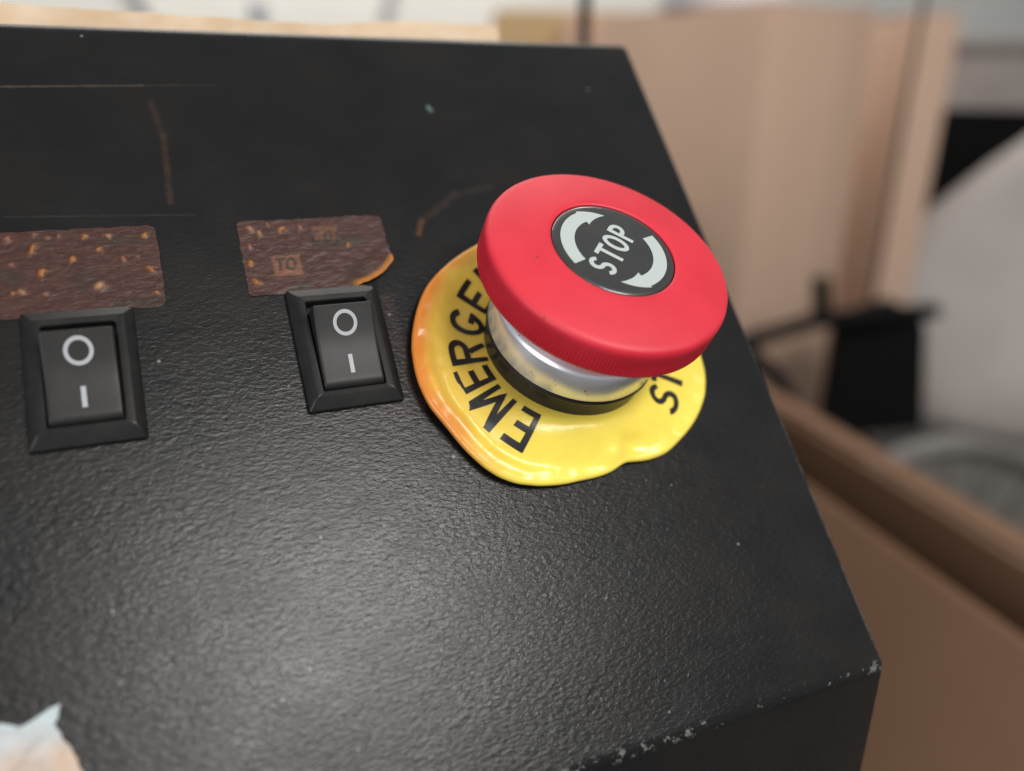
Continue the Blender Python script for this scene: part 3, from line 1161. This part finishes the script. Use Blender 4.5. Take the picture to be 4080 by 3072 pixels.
def build_open_carton():
    """open carton beside the console: near flap drooping, far flap folded out"""
    root = empty('open_cardboard_box', Matrix.Translation((0.300, -0.14, 0)) @ Matrix.Rotation(math.radians(-6), 4, 'Z'))
    W, L, H, t = 0.060, 0.56, 0.80, 0.004
    for nm, lo, hi in (('wall', (0, 0, 0), (t, L, H)), ('wall', (W - t, 0, 0), (W, L, H)), ('wall', (t, 0, 0), (W - t, t, H)), ('wall', (t, L - t, 0), (W - t, L, H)), ('bottom', (t, t, 0), (W - t, L - t, t))):
        b = bmesh.new()
        box_bm(b, lo, hi, None, 0.001, 1)
        bm_obj(nm, b, M['card_dark'], root)
    # near flap hangs down outside, far flap leans outward
    for hinge, ang, width in (((-0.0005, 0, H - 0.001), math.radians(122), 0.105), ((W, 0, H + 0.0005), math.radians(14), 0.030)):
        b = bmesh.new()
        box_bm(b, (0.0, 0.004, 0.0), (width, L - 0.004, 0.0042), Matrix.Translation(hinge) @ Matrix.Rotation(ang, 4, 'Y'), 0.001, 1)
        bm_obj('flap', b, M['card_dark'], root)
    tag(root, 'open brown cardboard box with drooping flap, beside the console', 'cardboard box')


build_open_carton()


def build_pole():
    root = empty('pole_stand', Matrix.Translation((0.234, 0.355, 0)))
    b = bmesh.new()
    tube_bm(b, [(0, 0, 0.02), (0, 0, 0.7), (0, 0, 1.5)], 0.0035, 16)
    bm_obj('pole', b, M['black'], root)
    mesh_obj('base', *lathe([(0, 0), (60, 0), (62, 2), (62, 8), (58, 12), (10, 18), (8, 22), (0, 22)], 40), M['black'], root)
    tag(root, 'thin black upright pole stand behind the corner of the console', 'pole')


build_pole()


b = bmesh.new()
tube_bm(b, [(0.862, 0.668, 0.004), (0.862, 0.668, 0.8), (0.862, 0.668, 1.55)], 0.003, 10)
tube_bm(b, [(0.862, 0.668, 0.0), (0.862, 0.668, 0.012)], 0.045, 24)
tag(bm_obj('upright_rod', b, M['black'], mw=Matrix.Identity(4)), 'slim black rod standing in front of the tall cardboard box', 'rod')


def build_push_chair():
    cr, cf = Vector((0.9135, -0.4067, 0)), Vector((0.4114, 0.9114, 0))
    org = Vector((1.103, 0.652, 0))
    mw = Matrix.Translation(org) @ Matrix((cr, cf, Vector((0, 0, 1)))).transposed().to_4x4()
    root = empty('push_chair', mw)
    tag(root, 'push chair with light grey padded seat, black frame and spoked wheel', 'push chair')

    def loc(p):
        d = Vector(p) - org
        return (d.dot(cr), d.dot(cf), d.z)
    # grey padded seat shell : outline with depth, swollen in the middle
    outl_ = [(0.40, 0.15, 1.07), (0.24, 0.17, 1.045), (0.125, 0.175, 0.992), (0.030, 0.151, 0.930), (-0.070, 0.124, 0.855), (-0.125, 0.105, 0.79), (-0.143, 0.092, 0.755), (-0.140, 0.078, 0.725), (-0.125, 0.056, 0.67), (-0.105, 0.015, 0.58), (-0.08, -0.0, 0.55), (0.15, -0.03, 0.52), (0.40, -0.05, 0.50)]
    c = (0.34, 0.04, 0.74)
    verts, faces = [], []
    K = 8
    n = len(outl_)
    for side in (-1, 1):
        for (x, y, z) in outl_:
            for i in range(K):
                t = 1 - i / K
                dep = 0.045 * (1 - t ** 3) + 0.008
                dep *= (1.0 if z > 0.78 else 0.9)
                zz = c[2] + (z - c[2]) * t
                verts.append((c[0] + (x - c[0]) * t, y + side * dep + (0.05 if side < 0 and zz > 0.80 else 0) * (1 - t), zz))
    for sd in range(2):
        o0 = sd * n * K
        for a in range(n):
            b_ = (a + 1) % n
            for i in range(K - 1):
                faces.append((o0 + a * K + i, o0 + a * K + i + 1, o0 + b_ * K + i + 1, o0 + b_ * K + i))
        faces.append(tuple(o0 + a * K + K - 1 for a in range(n)))
    for a in range(n):
        b_ = (a + 1) % n
        faces.append((a * K, b_ * K, n * K + b_ * K, n * K + a * K))
    mesh_obj('padded_seat', verts, faces, M['grey_cloth'], root, angle=80)

    def plate(name, pts, thick, mat):
        b = bmesh.new()
        f = [b.verts.new((x, y, z)) for x, y, z in pts]
        g = [b.verts.new((x, y + thick, z)) for x, y, z in pts]
        b.faces.new(f)
        b.faces.new(g[::-1])
        for i in range(len(f)):
            j = (i + 1) % len(f)
            b.faces.new((f[i], f[j], g[j], g[i]))
        bmesh.ops.recalc_face_normals(b, faces=b.faces[:])
        bmesh.ops.bevel(b, geom=b.edges[:], offset=0.004, segments=2, affect='EDGES')
        bm_obj(name, b, mat, root)
    plate('back_panel', [(0.0, 0.40, 0.55), (0.60, 0.40, 0.55), (0.60, 0.40, 1.0), (0.06, 0.40, 1.0), (-0.02, 0.40, 0.80)], 0.03, M['black'])
    plate('side_panel', [(-0.284, -0.13, 0.751), (-0.212, -0.122, 0.775), (-0.172, -0.135, 0.75), (-0.150, -0.14, 0.60), (-0.29, -0.145, 0.585)], 0.03, M['black'])
    b = bmesh.new()
    tube_bm(b, [loc(p) for p in ((0.64, 0.665, 0.730), (0.731, 0.634, 0.760), (0.807, 0.603, 0.768), (0.90, 0.60, 0.765))], 0.0105)
    bm_obj('armrest_bar', b, M['black'], root)
    b = bmesh.new()
    tube_bm(b, [loc(p) for p in ((0.746, 0.648, 0.812), (0.741, 0.632, 0.762))], 0.011)
    bm_obj('post', b, M['black'], root)
    b = bmesh.new()
    tube_bm(b, [loc(p) for p in ((0.645, 0.66, 0.728), (0.679, 0.628, 0.690), (0.70, 0.60, 0.645), (0.73, 0.60, 0.50), (0.75, 0.62, 0.3), (0.75, 0.63, 0.012))], 0.011)
    bm_obj('leg', b, M['black'], root)
    b = bmesh.new()
    tube_bm(b, [(-0.24, -0.12, 0.60), (-0.12, 0.05, 0.45), (0, 0.06, 0.285)], 0.011)
    bm_obj('frame_tube', b, M['black'], root)
    b = bmesh.new()
    tube_bm(b, [(0.0, 0.06, 0.285), (0.12, 0.06, 0.45), (0.16, 0.08, 0.58)], 0.011)
    tube_bm(b, [(0.14, 0.05, 0.58), (0.14, 0.41, 0.58)], 0.011)
    bm_obj('frame_tube', b, M['black'], root)
    # spoked wheel facing the camera side
    R = 0.285

    def torus(name, Rm, rw, rd, mat, par):
        b = bmesh.new()
        N, K2 = 96, 14
        rr = []
        for i in range(N):
            a = 2 * math.pi * i / N
            rr.append([b.verts.new(((Rm + rd * math.cos(2 * math.pi * j / K2)) * math.cos(a), rw * math.sin(2 * math.pi * j / K2), R + (Rm + rd * math.cos(2 * math.pi * j / K2)) * math.sin(a))) for j in range(K2)])
        for i in range(N):
            A, B = rr[i], rr[(i + 1) % N]
            for j in range(K2):
                b.faces.new((A[j], B[j], B[(j + 1) % K2], A[(j + 1) % K2]))
        return bm_obj(name, b, mat, par)
    wheel = torus('wheel', R - 0.045, 0.016, 0.020, M['wheel'], root)
    torus('tyre', R - 0.014, 0.016, 0.014, M['tyre'], wheel)
    b = bmesh.new()
    tube_bm(b, [(0, 0.022, R), (0, 0.026, R)], R - 0.05, 64)
    bm_obj('wheel_disc', b, M['wheel_disc'], wheel)
    b = bmesh.new()
    tube_bm(b, [(0, -0.035, R), (0, 0.035, R)], 0.028, 20)
    bm_obj('hub', b, M['wheel'], wheel)
    for i in range(28):
        a = 2 * math.pi * i / 28
        b = bmesh.new()
        y0 = 0.025 if i % 2 else -0.025
        tube_bm(b, [(0.026 * math.cos(a), y0, R + 0.026 * math.sin(a)), ((R - 0.062) * math.cos(a + 0.12), 0, R + (R - 0.062) * math.sin(a + 0.12))], 0.0015, 6)
        bm_obj('spoke', b, M['tyre'], wheel)


build_push_chair()

root = empty('low_cabinet', Matrix.Translation((1.58, 1.205, 0)) @ Matrix.Rotation(R24, 4, 'Z'))
b = bmesh.new()
box_bm(b, (0, 0, 0), (0.9, 0.4, 1.11), None, 0.005, 2)
bm_obj('carcass', b, M['cabinet'], root)
b = bmesh.new()
box_bm(b, (-0.01, -0.015, 1.1101), (0.91, 0.41, 1.132), None, 0.003, 2)
bm_obj('top', b, M['cabinet'], root)
for k in range(2):
    b = bmesh.new()
    box_bm(b, (0.01 + 0.445 * k, -0.018, 0.06), (0.445 + 0.445 * k, -0.0005, 1.09), None, 0.003, 2)
    d = bm_obj('door', b, M['cabinet'], root)
    b = bmesh.new()
    tube_bm(b, [(0.40 + 0.09 * k, -0.035, 0.5), (0.40 + 0.09 * k, -0.035, 0.62)], 0.006)
    for z in (0.51, 0.61):
        tube_bm(b, [(0.40 + 0.09 * k, -0.034, z), (0.40 + 0.09 * k, -0.017, z)], 0.005)
    bm_obj('handle', b, M['black'], d)
tag(root, 'grey brown low cabinet standing behind the push chair', 'cabinet')

for pts, lab in (([(0.0, 2.285, 1.30), (0.04, 2.285, 1.202), (0.060, 2.285, 1.14), (0.09, 2.285, 0.9), (0.09, 2.285, 0.3)], 'grey cable hanging on the white wall, beside the dark hook and far from the boxes'),
                 ([(0.70, 2.285, 1.33), (0.673, 2.285, 1.231), (0.659, 2.285, 1.184), (0.64, 2.285, 0.9), (0.64, 2.285, 0.3)], 'grey cable hanging on the white wall near the tan cardboard box')):
    b = bmesh.new()
    tube_bm(b, pts, 0.012, 10)
    tag(bm_obj('wall_cable', b, M['cable'], mw=Matrix.Identity(4)), lab, 'cable', 'grey cables on the white wall')
b = bmesh.new()
tube_bm(b, [(0.324, 2.299, 1.19), (0.324, 2.25, 1.185), (0.324, 2.235, 1.165), (0.324, 2.245, 1.145), (0.324, 2.26, 1.15)], 0.008, 10)
box_bm(b, (0.304, 2.289, 1.16), (0.344, 2.2995, 1.215), None, 0.003, 2)
tag(bm_obj('wall_hook', b, M['cable'], mw=Matrix.Identity(4)), 'small dark hook fixed to the white wall', 'hook')
